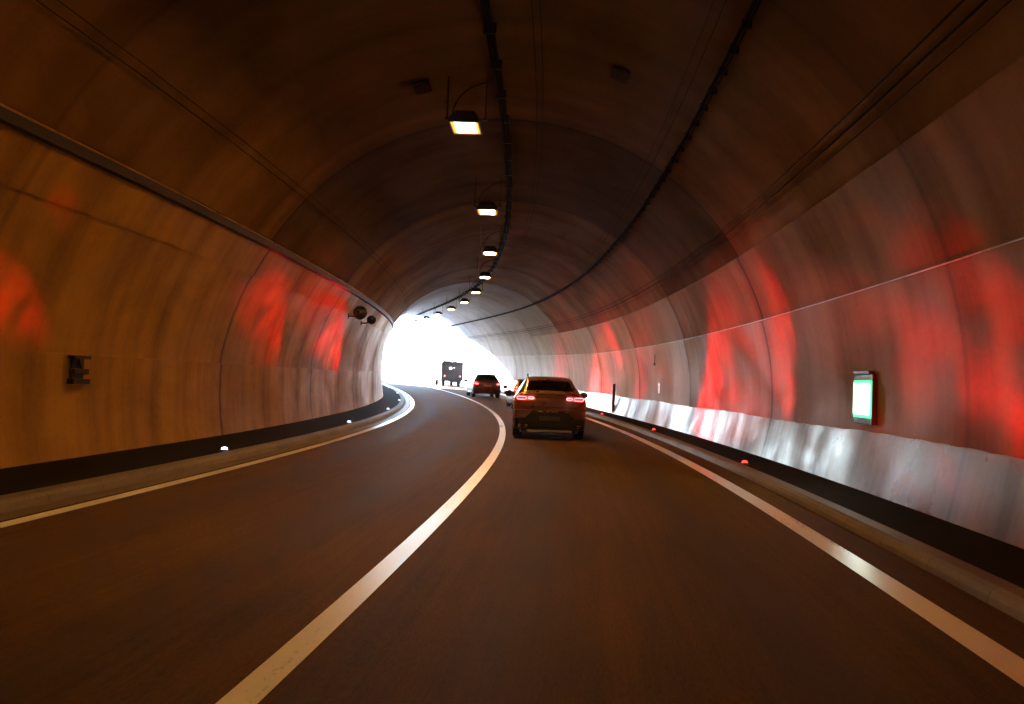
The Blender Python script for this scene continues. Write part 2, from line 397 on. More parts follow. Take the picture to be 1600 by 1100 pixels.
# ------------------------------------------------------------------ cables and trays
def line_pts(o, z, s0, s1, ds=.5, wob=0, seed=0):
    out = []; n = int((s1 - s0) / ds)
    for i in range(n + 1):
        s = s0 + (s1 - s0) * i / n
        w = wob * (math.sin(s * 1.9 + seed) * .6 + math.sin(s * 4.3 + seed * 2) * .4)
        out.append(P(s, o + w * .6, z + w))
    return out
def cable(name, label, cat, runs, mat='cable', group=None, s1=80):
    bm = NB()
    for (o, z, r, wob) in runs: tube(bm, line_pts(o, z, 2 if s1 > 5 else -10, s1, .5, wob, o), r, 6)
    return tag(build(name, bm, M[mat], smooth=50), label, cat, group)
# centre cable bundle hung under the crown
t = thing('cable_bundle', 'thick black cable bundle hanging under the crown of the vault beside the lamps', 'cable')
bm = NB()
for (o, z, r) in ((-.09, 6.60, .042), (-.02, 6.605, .030), (-.07, 6.66, .03)): tube(bm, line_pts(o, z, -10, 80, .5, .012, o * 9), r, 6)
build('cable', bm, M['cable'], t, 50)
bm = NB()
for i in range(60):
    s = -2 + i * 1.4; c = P(s, -.06, 6.64); box(bm, c, (.19, .03, .16), Matrix.Rotation(-heading(s), 4, 'Z')); tube(bm, [P(s, -.06, 6.66), P(s, -.06, 6.76)], .01, 5)
build('clamp', bm, M['steel'], t)
tag(t.children[-1], kind='stuff')
# right hand cable with clips
t = thing('wall_cable', 'black cable with spacer clips running along the right haunch of the vault', 'cable')
bm = NB(); tube(bm, line_pts(3.165, 5.70, -10, 80, .5, .012, 2), .030, 6); tube(bm, line_pts(3.20, 5.655, -10, 80, .5, .012, 3), .018, 6)
build('cable', bm, M['cable'], t, 50)
bm = NB()
for i in range(110):
    s = 1 + i * .72; box(bm, P(s, 3.20, 5.70), (.11, .05, .11), Matrix.Rotation(-heading(s), 4, 'Z')); tube(bm, [P(s, 3.19, 5.70), P(s, 3.28, 5.83)], .009, 4)
o_ = build('spacer_clip', bm, M['cable'], t); tag(o_, kind='stuff')
def oz(z, d=.03, side=1): return (wall_o(z, d, side), z)
t = cable('conduit', 'pair of thin dark conduits running along the vault just above the right wall paint', 'conduit',
      [(*oz(4.50), .013, .004), (*oz(4.60), .010, .004), (*oz(4.40, .02), .006, .002)], 'cable', s1=78)
cable('thin_wire', 'thin dark wire on the vault just inside the black right hand cable', 'wire', [(*oz(5.88), .007, .003), (*oz(5.95), .005, .003)], 'grey', s1=30)
cable('thin_wire', 'thin dark twin wire on the left side of the vault above the ledge tray', 'wire', [(*oz(4.97, .02, -1), .008, .003), (*oz(5.06, .02, -1), .006, .003)], 'grey', s1=60)
cable('thin_wire', 'thin twin wire at the crown just right of the thick black bundle', 'wire', [(.58, 6.68, .006, .003), (.70, 6.665, .006, .003)], 'grey', s1=30)
# ledge tray on the left
t = thing('cable_tray', 'dark brown cable tray along the ledge at the top of the left wall', 'tray')
pr = [(wall_o(3.95, .0, -1), 3.935), (wall_o(3.95, .11, -1), 3.945), (wall_o(4.0, .115, -1), 4.06), (wall_o(4.0, .0, -1), 4.085)]
sweep('tray', pr, M['tray'], t, s0=-20, s1=79)
bm = NB()
for (o, z) in ((wall_o(4.02, .05, -1), 4.095), (wall_o(4.02, .02, -1), 4.11)): tube(bm, line_pts(o, z, -10, 79, .5, .006, o), .022, 6)
build('cable', bm, M['cable'], t, 50)

# ------------------------------------------------------------------ ceiling lamps
ORD = ['nearest', 'second', 'third', 'fourth', 'fifth', 'sixth', 'seventh', 'eighth', 'ninth', 'tenth', 'eleventh']
LS = [13.9575 + 7.0596 * i for i in range(10)] + [6.9]
def make_lamp():
    t = thing('ceiling_lamp', 'x', 'lamp', group='sodium lamps hung in a row under the vault')
    bm = NB()
    # trough housing: wide top flange, tapered body
    def ring(z, w, l): return [bm.verts.new((sx * w / 2, sy * l / 2, z)) for sx, sy in ((-1, -1), (1, -1), (1, 1), (-1, 1))]
    rs = [ring(.03, .46, .68), ring(.06, .50, .72), ring(.10, .44, .62), ring(.17, .34, .5), ring(.20, .30, .46)]
    for a, b in zip(rs, rs[1:]):
        for k in range(4): bm.faces.new((a[k], a[(k + 1) % 4], b[(k + 1) % 4], b[k]))
    bm.faces.new(rs[0]); bm.faces.new(rs[-1])
    build('housing', bm, M['steel'], t)
    bm = NB()
    for sx in (-1, 1): box(bm, (sx * .245, 0, .0), (.03, .70, .07)); box(bm, (sx * .30, 0, .11), (.12, .05, .025))
    for sy in (-1, 1): box(bm, (0, sy * .35, .0), (.46, .025, .07))
    build('rim', bm, M['steel'], t)
    bm = NB(); box(bm, (0, 0, .0), (.47, .69, .045)); build('amber_halo_rim', bm, M['amber'], t, mods=.008)  # glowing rim added for the amber halo round the diffuser
    bm = NB(); box(bm, (0, 0, -.01), (.35, .52, .04)); build('diffuser', bm, M['lamp_glass'], t, mods=.008)
    for sx in (-1, 1):
        bm = NB(); tube(bm, [(sx * .33, 0, .10), (sx * .33, 0, .86)], .011, 6); box(bm, (sx * .33, 0, .13), (.05, .05, .03)); build('hanger_rod', bm, M['patch'], t)
    bm = NB(); pts = []
    for i in range(13):
        a = math.pi / 2 * i / 12; pts.append((-.24 + .74 * (1 - math.cos(a)) * 1.0, .0, .18 + .60 * math.sin(a)))
    tube(bm, pts, .014, 6); build('supply_cable', bm, M['patch'], t, 50)
    return t
def copy_thing(r):
    c = r.copy(); COL.objects.link(c)
    for ch in r.children:
        d = ch.copy(); COL.objects.link(d); d.parent = c
        for g_ in ch.children:
            e = g_.copy(); COL.objects.link(e); e.parent = d
    return c
lamp = make_lamp()
for i, s in enumerate(LS):
    o = lamp if i == 0 else copy_thing(lamp)
    o.location = P(s, -.591, 5.778); o.rotation_euler = (0, 0, -heading(s))
    o['label'] = ('%s lit sodium ceiling lamp from the camera, hung beside the cable bundle' % ORD[i]) if i < 9 else ('farthest ceiling lamp hanging at the bright tunnel mouth', 'ceiling lamp just ahead of the camera above the top of the picture')[i - 9]

# ------------------------------------------------------------------ kerb studs
def make_stud(lens, lab):
    t = thing('kerb_stud', lab, 'marker light')
    bm = NB(); lathe(bm, [(.075, 0), (.075, .012), (.06, .03), (.03, .036)], 'Z', 20); build('base', bm, M['steel'], t, 30)
    bm = NB(); lathe(bm, [(.052, .028), (.05, .05), (.036, .064), (.012, .07)], 'Z', 20); build('lens', bm, lens, t, 40)
    return t
def spot(parent, frm, to, e, ang, blend=.6, seed=0):  # added red spot parented to a stud, throws a streaky patch on the wall
    l = bpy.data.lights.new('added_red_beam', 'SPOT'); l.energy = e * 2.8; l.color = (1, .008, .012); l.spot_size = rad(ang * 1.35); l.spot_blend = blend; l.shadow_soft_size = .02
    o = link(bpy.data.objects.new('added_red_beam', l)); d = Vector(to) - Vector(frm)
    o.parent = parent; o.matrix_parent_inverse = Matrix()
    q = (-d).to_track_quat('Z', 'Y')
    mw = Matrix.Translation(Vector(frm)) @ q.to_matrix().to_4x4()
    pm = Matrix.Translation(parent.location) @ parent.rotation_euler.to_matrix().to_4x4()
    o.matrix_local = pm.inverted() @ mw
    l.use_nodes = True; n_ = l.node_tree; em = n_.nodes['Emission']; tc = n_.nodes.new('ShaderNodeTexCoord'); nz = n_.nodes.new('ShaderNodeTexNoise'); mr = n_.nodes.new('ShaderNodeMapRange')
    mp = n_.nodes.new('ShaderNodeMapping'); mp.inputs['Scale'].default_value = (15, 4, 4); n_.links.new(tc.outputs['Normal'], mp.inputs[0]); n_.links.new(mp.outputs[0], nz.inputs['Vector']); nz.inputs['Scale'].default_value = 1; nz.inputs['Detail'].default_value = 2; mr.interpolation_type = 'SMOOTHSTEP'
    n_.links.new(nz.outputs[0], mr.inputs[0]); mr.inputs[1].default_value = .36; mr.inputs[2].default_value = .64; mr.inputs[3].default_value = .25; mr.inputs[4].default_value = 1.8
    n_.links.new(mr.outputs[0], em.inputs['Strength'])
    return o
stR = make_stud(M['red_stud'], 'x'); studs = {}
for i in range(7):
    s = 5.0 + 9.81 * i; o = stR if i == 0 else copy_thing(stR); o.location = P(s, KR2 + .06, .114); o.rotation_euler = (0, 0, -heading(s))
    o['group'] = 'red marker lights along the right kerb'
    o['label'] = 'red lit marker light on the right kerb, %s in its row' % ORD[i]; studs[('R', i)] = (o, s)
stL = make_stud(M['white_stud'], 'x')
for i in range(7):
    s = 3.63 + 9.56 * i; o = stL if i == 0 else copy_thing(stL); o.location = P(s, KL - .07, .114); o.rotation_euler = (0, 0, -heading(s))
    o['group'] = 'white marker lights along the left kerb'
    o['label'] = 'white lit marker light on the left kerb, %s in its row' % ORD[i]; studs[('L', i)] = (o, s)
def beam(key, s, z, e, ang, blend=1.0):
    o, ss = studs[key]; side = 1 if key[0] == 'R' else -1
    frm = Vector(o.location) + Vector((0, 0, .10)); to = P(s, wall_o(z, 0, side), z)
    spot(o, frm, to, e, ang, blend)
for a in [('R', 0, 8.2, 1.9, 18, 20), ('R', 0, 10.0, 1.75, 55, 15), ('R', 0, 8.6, 2.9, 10, 8), ('R', 0, 9.6, 3.0, 14, 8), ('R', 0, 10.9, .7, 22, 8), ('R', 1, 16.0, 1.9, 8, 36), ('R', 1, 15.4, 2.9, 12, 22),
          ('R', 2, 20.8, 2.0, 40, 24), ('R', 2, 20.3, 3.0, 26, 13), ('R', 2, 21.5, 1.4, 16, 34), ('R', 3, 30.0, 2.6, 12, 30), ('R', 3, 35.5, 3.2, 22, 22), ('R', 4, 39.6, 2.1, 34, 26), ('R', 4, 37.5, 1.6, 16, 22), ('R', 5, 47.0, 2.9, 24, 26),
          ('L', 1, 10.0, 1.95, 6, 11), ('L', 1, 9.9, 3.35, 3, 5), ('L', 2, 19.2, 2.5, 18, 20), ('L', 2, 17.9, 3.35, 10, 9), ('L', 3, 26.3, 2.5, 60, 15)]:
    beam((a[0], a[1]), *a[2:])

# ------------------------------------------------------------------ things on the walls
def on_wall(s, z, side, d=.03, corr=0):
    o = wall_o(z, d, side) + corr
    p = P(s, o, z); # local x = along road (forward), local y = into tunnel, z up
    h = heading(s); nrm = Vector((-math.cos(h) * side, math.sin(h) * side, 0))
    return p, math.atan2(nrm.y, nrm.x) - math.pi / 2     # rotation that turns +Y to the inward normal
# lit green sign
p, rz = on_wall(11.85, 1.36, 1)
t = thing('exit_sign', 'lit white and green sign box on the right wall', 'sign', p, rz)
bm = NB(); box(bm, (0, .035, 0), (.70, .07, .70)); build('housing', bm, M['black'], t, mods=.01)
bm = NB(); box(bm, (0, .078, 0), (.68, .016, .52)); build('green_panel', bm, M['green'], t, mods=.01)
bm = NB(); box(bm, (0, .092, 0), (.57, .012, .42)); build('white_panel', bm, M['white_em'], t, mods=.004)
bm = NB(); box(bm, (0, .05, .375), (.60, .12, .04)); build('hood', bm, M['black'], t)
# left black box
p, rz = on_wall(11.25, 1.36, -1, .03, -.15)
t = thing('wall_cabinet', 'small black open cabinet with a shelf on the left wall', 'cabinet', p, rz)
bm = NB(); box(bm, (0, .05, .17), (.40, .10, .045)); box(bm, (0, .05, -.17), (.40, .10, .07)); box(bm, (0, .015, 0), (.28, .03, .30)); build('frame', bm, M['black'], t)
bm = NB(); box(bm, (0, .05, -.03), (.36, .09, .08)); tube(bm, [(-.06, .05, .0), (.02, .05, .15)], .02, 6); build('socket_block', bm, M['steel'], t, mods=.01)
# two horn shapes on left wall
LS_R = {1.0: 1.0, 1.1: .72}
for s, z, lab, k in ((26.6, 3.45, 'dark horn loudspeaker on the left wall, nearer of the pair', 1.0), (29.6, 3.42, 'round dark horn loudspeaker on the left wall, farther of the pair', 1.1)):
    p, rz = on_wall(s, z, -1, .03)
    t = thing('loudspeaker', lab, 'loudspeaker', p, rz, group='loudspeakers on the left wall')
    bm = NB(); lathe(bm, [(.05, .34), (.06, .22), (.09, .12), (.16, .02), (.22, -.06), (.225, -.075), (.18, -.05), (.05, .05)], 'X', 24, (0, 0, 0)); bmesh.ops.scale(bm, vec=(LS_R[k],) * 3, verts=bm.verts); bmesh.ops.translate(bm, vec=(0, .34, 0), verts=bm.verts); build('horn', bm, M['black'], t, 40)
    bm = NB(); tube(bm, [(.15, .0, -.14), (.15, .18, -.14), (.18, .34, -.05)], .022, 8); box(bm, (.15, .01, -.14), (.12, .02, .16)); build('bracket', bm, M['black'], t)
# right: dark post
p, rz = on_wall(36, .14, 1, .03)
t = thing('wall_pipe', 'dark upright drain pipe against the pale right wall', 'pipe', p, rz)
bm = NB(); tube(bm, [(0, .06, 0), (0, .085, .4), (0, .07, .8), (0, .06, 1.28)], .06, 10); build('pipe', bm, M['black'], t, 50)
for zz in (.35, 1.0): bm = NB(); box(bm, (0, .06, zz), (.17, .09, .03)); build('clamp', bm, M['steel'], t)
p, rz = on_wall(28.5, 1.36, 1)
t = thing('small_sign', 'small pale upright plate sign on the right wall', 'sign', p, rz)
bm = NB(); box(bm, (0, .02, 0), (.22, .02, .34)); build('board', bm, M['cab_p'], t, mods=.01)
bm = NB(); box(bm, (0, .005, 0), (.10, .02, .44)); build('bracket', bm, M['steel'], t)
p, rz = on_wall(28.75, 2.45, 1)
t = thing('conduit_elbow', 'small dark angled conduit below the seam on the right wall', 'conduit', p, rz)
bm = NB(); tube(bm, [(.42, .02, .14), (-.02, .02, .14), (-.05, .02, .11), (-.05, .02, -.22)], .012, 6); build('tube', bm, M['cable'], t)
bm = NB(); box(bm, (-.05, .03, -.25), (.09, .05, .08)); build('socket', bm, M['steel'], t)
# junction boxes on the vault
for s, o, lab in ((13.0, 1.97, 'dark flat junction box on the vault right of the cable bundle'), (14.25, -1.44, 'dark flat junction box on the vault left of the nearest lamp')):
    z = ZC + math.sqrt((RAD + .04) ** 2 - (o - XC) ** 2)
    t = thing('junction_box', lab, 'junction box', P(s, o, z), -heading(s), group='junction boxes on the vault')
    a = math.atan2(o - XC, z - ZC); R_ = Matrix.Rotation(a, 4, 'Y')
    bm = NB(); box(bm, R_ @ Vector((0, 0, -.05)), (.30, .46, .05), R_); build('box', bm, M['patch'], t, mods=.015)
    bm = NB(); box(bm, R_ @ Vector((0, 0, -.078)), (.26, .42, .012), R_); build('lid', bm, M['patch'], t)
# small marker posts near the portal
p, rz = on_wall(66, 1.5, 1)
t = thing('hydrant_sign', 'tiny dark sign on the bright wall between truck and red car', 'sign', p, rz)
bm = NB(); box(bm, (0, .02, .16), (.5, .03, .22)); build('board', bm, M['tray'], t)
bm = NB(); box(bm, (0, .02, -.30), (.34, .03, .14)); build('lower_board', bm, M['tray'], t)

# ------------------------------------------------------------------ cars
def interp_rows(rows, n):
    """Catmull-Rom through control rows -> dense rows + parameter"""
    out = []; par = []
    K = len(rows)
    for i in range(K - 1):
        p0 = rows[max(i - 1, 0)]; p1 = rows[i]; p2 = rows[i + 1]; p3 = rows[min(i + 2, K - 1)]
        for k in range(n):
            t = k / n; out.append(tuple(.5 * ((2 * b) + (-a + c) * t + (2 * a - 5 * b + 4 * c - d) * t * t + (-a + 3 * b - 3 * c + d) * t ** 3) for a, b, c, d in zip(p0, p1, p2, p3))); par.append(i + t)
    out.append(tuple(rows[-1])); par.append(K - 1)
    return out, par
def car_body(st, parent, paint_m, glass_rear, glass_front, glass_side, zmid=.70, n=4):
    """st rows: y, zb, w, zbelt, wbelt, wr, zt ; glass_* : station-parameter ranges"""
    rows, par = interp_rows(st, n)
    grid = []
    for (y, zb, w, zbelt, wb, wr, zt) in rows:
        ctrl = [(0, zb), (w - .14, zb), (w - .02, zb + .10), (w, zmid * .8 + zb * .2), (w - .01, zbelt - .16), (wb, zbelt), (wr + .01, zt - .075), (wr - .10, zt - .012), (wr * .45, zt + .008), (0, zt + .015)]
        cr, jp = interp_rows(ctrl, 3)
        grid.append((y, cr, jp))
    J = len(grid[0][1])
    bms = {k: bmesh.new() for k in ('body', 'rear_window', 'windscreen', 'side_window1', 'side_window-1', 'side_windowf1', 'side_windowf-1')}
    vc = {}
    def V(key, i, j, sgn):
        jj = j; x, z = grid[i][1][j]
        x *= sgn; kk = (key, i, j, sgn if j not in (0, J - 1) else 0)
        if kk not in vc: vc[kk] = bms[key].verts.new((x if j not in (0, J - 1) else 0, grid[i][0], z))
        return vc[kk]
    for i in range(len(grid) - 1):
        pm = (par[i] + par[i + 1]) / 2
        for j in range(J - 1):
            jm = (grid[i][2][j] + grid[i][2][j + 1]) / 2
            for sgn in (1, -1):
                key = 'body'
                if glass_rear[0] < pm < glass_rear[1] and jm > 6.95: key = 'rear_window'
                elif glass_front[0] < pm < glass_front[1] and jm > 6.95: key = 'windscreen'
                elif glass_side[0] < pm < glass_side[1] and 5.1 < jm < 5.95 and abs(pm - glass_side[2]) > .1: key = 'side_window' + ('f' if pm > glass_side[2] else '') + str(sgn)
                bms[key].faces.new([V(key, a, b, sgn) for a, b in ((i, j), (i, j + 1), (i + 1, j + 1), (i + 1, j))])
    # end caps
    for i in (0, len(grid) - 1):
        y = grid[i][0]; pts = [(x, z) for x, z in grid[i][1]]
        cz = (pts[0][1] + pts[-1][1]) / 2; dy = -.035 if i == 0 else .05
        ringR = [V('body', i, j, 1) for j in range(J)]; ringL = [V('body', i, j, -1) for j in range(J)]
        loop = ringR + ringL[-2:0:-1]
        inner = [bms['body'].verts.new((v.co.x * .93, y + dy, cz + (v.co.z - cz) * .93)) for v in loop]
        for a in range(len(loop)):
            b = (a + 1) % len(loop); bms['body'].faces.new((loop[a], loop[b], inner[b], inner[a]))
        # horizontal strips between mirrored points
        for j in range(J - 1):
            if j == 0: bms['body'].faces.new((inner[0], inner[1], inner[-1]))
            elif j == J - 2: bms['body'].faces.new((inner[j], inner[j + 1], inner[len(inner) - j]))
            else: bms['body'].faces.new((inner[j], inner[j + 1], inner[len(inner) - j - 1], inner[len(inner) - j]))
    obs = {}
    obs['body'] = build('body', bms['body'], paint_m, parent, 38)
    for k in list(bms)[1:]:
        if len(bms[k].faces): obs[k] = build(k.split('w')[0] + 'window' if k[0] == 's' else k, bms[k], M['glass'], parent, 60)
        else: bms[k].free()
    return obs
def wheel(parent, x, y, r, w=.23):
    sx = 1 if x > 0 else -1
    bm = NB(); lathe(bm, [(r * .62, -w / 2), (r * .9, -w / 2), (r * .985, -w * .38), (r, -w * .2), (r, w * .2), (r * .985, w * .38), (r * .9, w / 2), (r * .62, w / 2)], 'X', 32, (x, y, r)); tyre = build('wheel', bm, M['rubber'], parent, 35)
    bm = NB(); lathe(bm, [(r * .64, sx * w * .3), (r * .6, sx * w * .5), (r * .57, sx * w * .42), (r * .5, sx * w * .25)], 'X', 32, (x, y, r))
    for k in range(5):
        a = 2 * math.pi * k / 5; box(bm, (x + sx * w * .40, y + math.cos(a) * r * .3, r + math.sin(a) * r * .3), (.03, r * .62, r * .16), Matrix.Rotation(a, 4, 'X'))
    lathe(bm, [(.06, sx * w * .3), (.06, sx * w * .48), (.02, sx * w * .5)], 'X', 16, (x, y, r))
    build('rim', bm, M['rim'], tyre, 35)
    bm = NB(); lathe(bm, [(r * 1.13, sx * -.02), (r * 1.13, sx * (w * .5 - .045)), (r * .9, sx * (w * .5 - .05))], 'X', 32, (x, y, r + .01)); build('wheel_arch', bm, M['black'], parent, 35)
def rrect(cx, cz, w, h, r, y, n=4):
    pts = []
    for qx, qz, a0 in ((1, 1, 0), (-1, 1, 90), (-1, -1, 180), (1, -1, 270)):
        for k in range(n + 1):
            a = rad(a0 + 90 * k / n); pts.append((cx + qx * (w / 2 - r) + r * math.cos(a), y, cz + qz * (h / 2 - r) + r * math.sin(a)))
    return pts
def ngon_plate(bm, pts, dy):
    a = [bm.verts.new(p) for p in pts]; b = [bm.verts.new((p[0], p[1] + dy, p[2])) for p in pts]
    bm.faces.new(a); bm.faces.new(b[::-1]); n = len(a)
    for i in range(n): bm.faces.new((a[i], b[i], b[(i + 1) % n], a[(i + 1) % n]))
def mirror(parent, side, x, y, z, m='black'):
    bm = NB(); lathe(bm, [(.015, -.10), (.07, -.09), (.095, -.03), (.09, .04), (.05, .10), (.01, .115)], 'Y', 18, (0, 0, 0))
    bmesh.ops.scale(bm, vec=(1.5, .9, .95), verts=bm.verts); bmesh.ops.translate(bm, vec=(side * (x + .145), y, z), verts=bm.verts)
    tube(bm, [(side * (x - .06), y, z - .06), (side * (x + .10), y, z - .03)], .028, 8); mo = build('wing_mirror', bm, M[m], parent, 40)
    bm = NB(); ngon_plate(bm, rrect(side * (x + .13), z, .17, .10, .04, y - .085), .012); build('mirror_glass', bm, M['chrome'], mo)

def place(px, scale, s_y=None):
    """ground point under pixel column px at the depth where 1 m = scale px"""
    d = F_PX / scale; best = None
    for s in np.arange(5, 120, .1):
        for o in (1.8,):
            q = P(s, o) - Vector((0, 0, CAM_H)); dep = q.dot(f0)
            if best is None or abs(dep - d) < best[0]: best = (abs(dep - d), s)
    s = best[1]; bo = None
    for o in np.arange(-2, 4.5, .02):
        q = P(s, o) - Vector((0, 0, CAM_H)); u = 800 + F_PX * q.dot(rv) / q.dot(f0)
        if bo is None or abs(u - px) < bo[0]: bo = (abs(u - px), o)
    return s, bo[1]
# --- bronze coupe SUV
s_, o_ = place(857.5, 62.3)
suv = thing('coupe_suv', 'bronze brown coupe SUV seen from behind with both ring shaped tail lights lit', 'car', P(s_, o_), -heading(s_))
suv.scale = (.99, .99, .99)
st = [(0.0, .36, .82, .99, .77, .74, 1.10), (.07, .30, .90, 1.02, .86, .76, 1.16), (.22, .26, .94, 1.05, .90, .76, 1.205), (.32, .24, .945, 1.06, .905, .735, 1.235),
      (.78, .24, .945, 1.07, .905, .66, 1.415), (1.22, .24, .945, 1.06, .90, .625, 1.545), (1.45, .24, .945, 1.06, .90, .62, 1.578), (2.1, .24, .94, 1.05, .90, .62, 1.60), (2.75, .24, .94, 1.04, .90, .64, 1.555),
      (3.05, .24, .94, 1.03, .89, .66, 1.47), (3.70, .24, .94, 1.00, .87, .74, 1.12), (4.35, .26, .91, .90, .84, .70, .99), (4.68, .34, .80, .74, .74, .60, .82)]
ob = car_body(st, suv, M['bronze'], (3, 4.5), (8.9, 10), (4, 9.3, 7))
# spoiler lip
bm = NB(); tube(bm, [(-.70, -.005, 1.125), (-.4, -.03, 1.15), (0, -.035, 1.155), (.4, -.03, 1.15), (.70, -.005, 1.125)], .028, 8); build('spoiler_lip', bm, M['bronze'], suv, 50)
# bumper
def bar(bm, w, z, h, y0, y1, taper=.12, round_=.04):
    pts = []
    X = w / 2
    prof = [(-X, y1), (-X + taper * .3, y0 + .06), (-X + taper, y0), (X - taper, y0), (X - taper * .3, y0 + .06), (X, y1)]
    low = [bm.verts.new((x, y, z - h / 2)) for x, y in prof]; hi = [bm.verts.new((x, y, z + h / 2)) for x, y in prof]
    for i in range(len(prof) - 1): bm.faces.new((low[i], low[i + 1], hi[i + 1], hi[i]))
    bm.faces.new(low[::-1]); bm.faces.new(hi); bm.faces.new((low[0], hi[0], hi[-1], low[-1]))
bm = NB(); bar(bm, 1.86, .655, .20, -.085, .30); build('bumper', bm, M['bronze'], suv, mods=.03)
bm = NB(); bar(bm, 1.84, .42, .26, -.075, .30); lb = build('lower_bumper', bm, M['black'], suv, mods=.03)
bm = NB(); bar(bm, 1.18, .225, .055, -.095, .05, .05); build('skid_plate', bm, M['rim'], suv, mods=.012)
bm = NB(); bar(bm, 1.5, .24, .12, -.05, .30); build('underbody', bm, M['black'], suv)
# plate recess (trapezoid) and plate
bm = NB(); ngon_plate(bm, [(-.48, -.095, .70), (.48, -.095, .70), (.62, -.095, .56), (.50, -.095, .42), (-.50, -.095, .42), (-.62, -.095, .56)], .03); rc = build('plate_recess', bm, M['black'], suv, mods=.01)
bm = NB(); ngon_plate(bm, rrect(0, .545, .52, .11, .01, -.108), .012); build('number_plate', bm, M['plate'], rc)
bm = NB(); tube(bm, [(-.47, -.10, .715), (.47, -.10, .715)], .012, 6); build('trim_strip', bm, M['chrome'], rc)
for sx in (-1, 1):
    bm = NB(); ngon_plate(bm, rrect(sx * .67, 1.045, .36, .12, .05, -.055), .10); a = build('tail_light', bm, M['red_lens'], suv, mods=.01)
    bm = NB(); tube(bm, rrect(sx * .725, 1.045, .235, .070, .032, -.062), .010, 6, closed=True); build('light_ring', bm, M['hot_red'], a, 50)
    bm = NB(); tube(bm, rrect(sx * .488, 1.05, .14, .05, .024, -.062), .011, 6, closed=True); build('light_ring', bm, M['hot_red'], a, 50)
    bm = NB(); tube(bm, [(sx * .56, -.10, .36), (sx * .62, -.105, .375), (sx * .78, -.095, .375), (sx * .80, -.09, .33), (sx * .60, -.10, .31), (sx * .56, -.10, .36)], .011, 6); build('exhaust_trim', bm, M['chrome'], suv, 50)
    bm = NB(); box(bm, (sx * .76, -.086, .62), (.20, .02, .014)); build('reflector', bm, M['dim_red'], suv)
    mirror(suv, sx, .93, 3.05, 1.10)
    for y in (.90, 3.78): wheel(suv, sx * .80, y, .355, .26)
bm = NB(); tube(bm, [(-.56, 1.3, 1.565), (-.57, 1.15, 1.60), (-.575, 1.1, 1.655)], .018, 6); build('roof_antenna', bm, M['black'], suv)
for sx in (-1, 1):
    for y in (1.75, 2.65):
        bm = NB(); box(bm, (sx * .38, y, .80), (.50, .16, .62)); box(bm, (sx * .38, y + .02, 1.20), (.26, .11, .22)); build('seat', bm, M['seat'], suv, mods=.04)
bm = NB(); box(bm, (0, 2.0, .62), (1.6, 2.6, .04)); box(bm, (0, 3.35, .92), (1.5, .4, .22)); box(bm, (.0, 2.98, 1.44), (.24, .03, .07)); build('dashboard', bm, M['seat'], suv)
bm = NB(); ngon_plate(bm, [(-.055, -.062, .90), (.0, -.062, .96), (.055, -.062, .90), (.0, -.062, .85)], .02); 
bm.free()
bm = NB(); box(bm, (0, -.052, .83), (1.42, .02, .016)); build('tailgate_gap', bm, M['black'], suv)

# --- dark red hatchback
def hatch(name, label, px, scale, paint_m, W=1.76, H=1.46, light='hot_red', rot=0, ds=0):
    s_, o_ = place(px, scale); s_ += ds
    t = thing(name, label, 'car', P(s_, o_), -heading(s_) + rot)
    w = W / 2; k = H / 1.46
    st = [(0, .34, w - .10, .90, w - .14, w - .16, .98), (.06, .28, w - .03, .94, w - .07, w - .15, 1.03), (.16, .24, w - .01, .96, w - .04, w - .17, 1.07 * k), (.45, .22, w, .97, w - .04, w - .25, 1.33 * k),
          (.68, .22, w, .97, w - .04, w - .28, 1.425 * k), (1.4, .22, w, .96, w - .04, w - .28, 1.46 * k), (2.2, .22, w, .95, w - .04, w - .27, 1.43 * k), (2.5, .22, w, .95, w - .05, w - .25, 1.36 * k),
          (3.15, .22, w, .93, w - .06, w - .18, 1.03), (3.8, .24, w - .04, .82, w - .10, w - .2, .90), (4.1, .32, w - .16, .66, w - .2, w - .3, .72)]
    car_body(st, t, paint_m, (2.2, 3.9), (7, 8), (3, 7.3, 5))
    bm = NB(); bar(bm, W - .04, .50, .26, -.07, .25); build('bumper', bm, paint_m, t, mods=.03)
    bm = NB(); bar(bm, W - .10, .33, .14, -.05, .25); build('underbody', bm, M['black'], t)
    bm = NB(); bar(bm, 1.1, .27, .04, -.07, .05, .05); build('skid_plate', bm, M['chrome'], t)
    bm = NB(); ngon_plate(bm, rrect(0, .77, .52, .11, .01, -.055), .02); build('number_plate', bm, M['chrome'], t)
    bm = NB(); tube(bm, [(-(w - .3), .62, 1.445 * k), (0, .56, 1.47 * k), (w - .3, .62, 1.445 * k)], .03, 8); build('roof_spoiler', bm, paint_m, t)
    for sx in (-1, 1):
        bm = NB(); pts = [(sx * (w - .36), .93), (sx * (w - .08), 1.00), (sx * (w - .045), .88), (sx * (w - .12), .80), (sx * (w - .34), .84)]
        ngon_plate(bm, [(x, -.05, z) for x, z in pts], .18); a = build('tail_light', bm, M['red_lens'], t)
        bm = NB(); tube(bm, [(sx * (w - .32), -.055, .885), (sx * (w - .2), -.06, .865), (sx * (w - .10), -.055, .93)], .03, 6); build('light_bar', bm, M[light], a)
        mirror(t, sx, w - .01, 2.62, 1.03)
        for y in (.72, 3.25): wheel(t, sx * (w - .13), y, .315, .22)
    for sx in (-1, 1):
        for y in (1.2, 2.05): bm = NB(); box(bm, (sx * .36, y, .72), (.46, .14, .56)); box(bm, (sx * .36, y, 1.07), (.24, .09, .18)); build('seat', bm, M['seat'], t, mods=.03)
    return t, s_
hatch('hatchback', 'dark red hatchback with lit tail lights between the truck and the coupe SUV', 761, 24.6, M['red_p'], 1.82, 1.47)
hatch('hatchback', 'pale tan car mostly hidden in front of the coupe SUV', 829, 33.0, M['pale_p'], 1.74, 1.44)

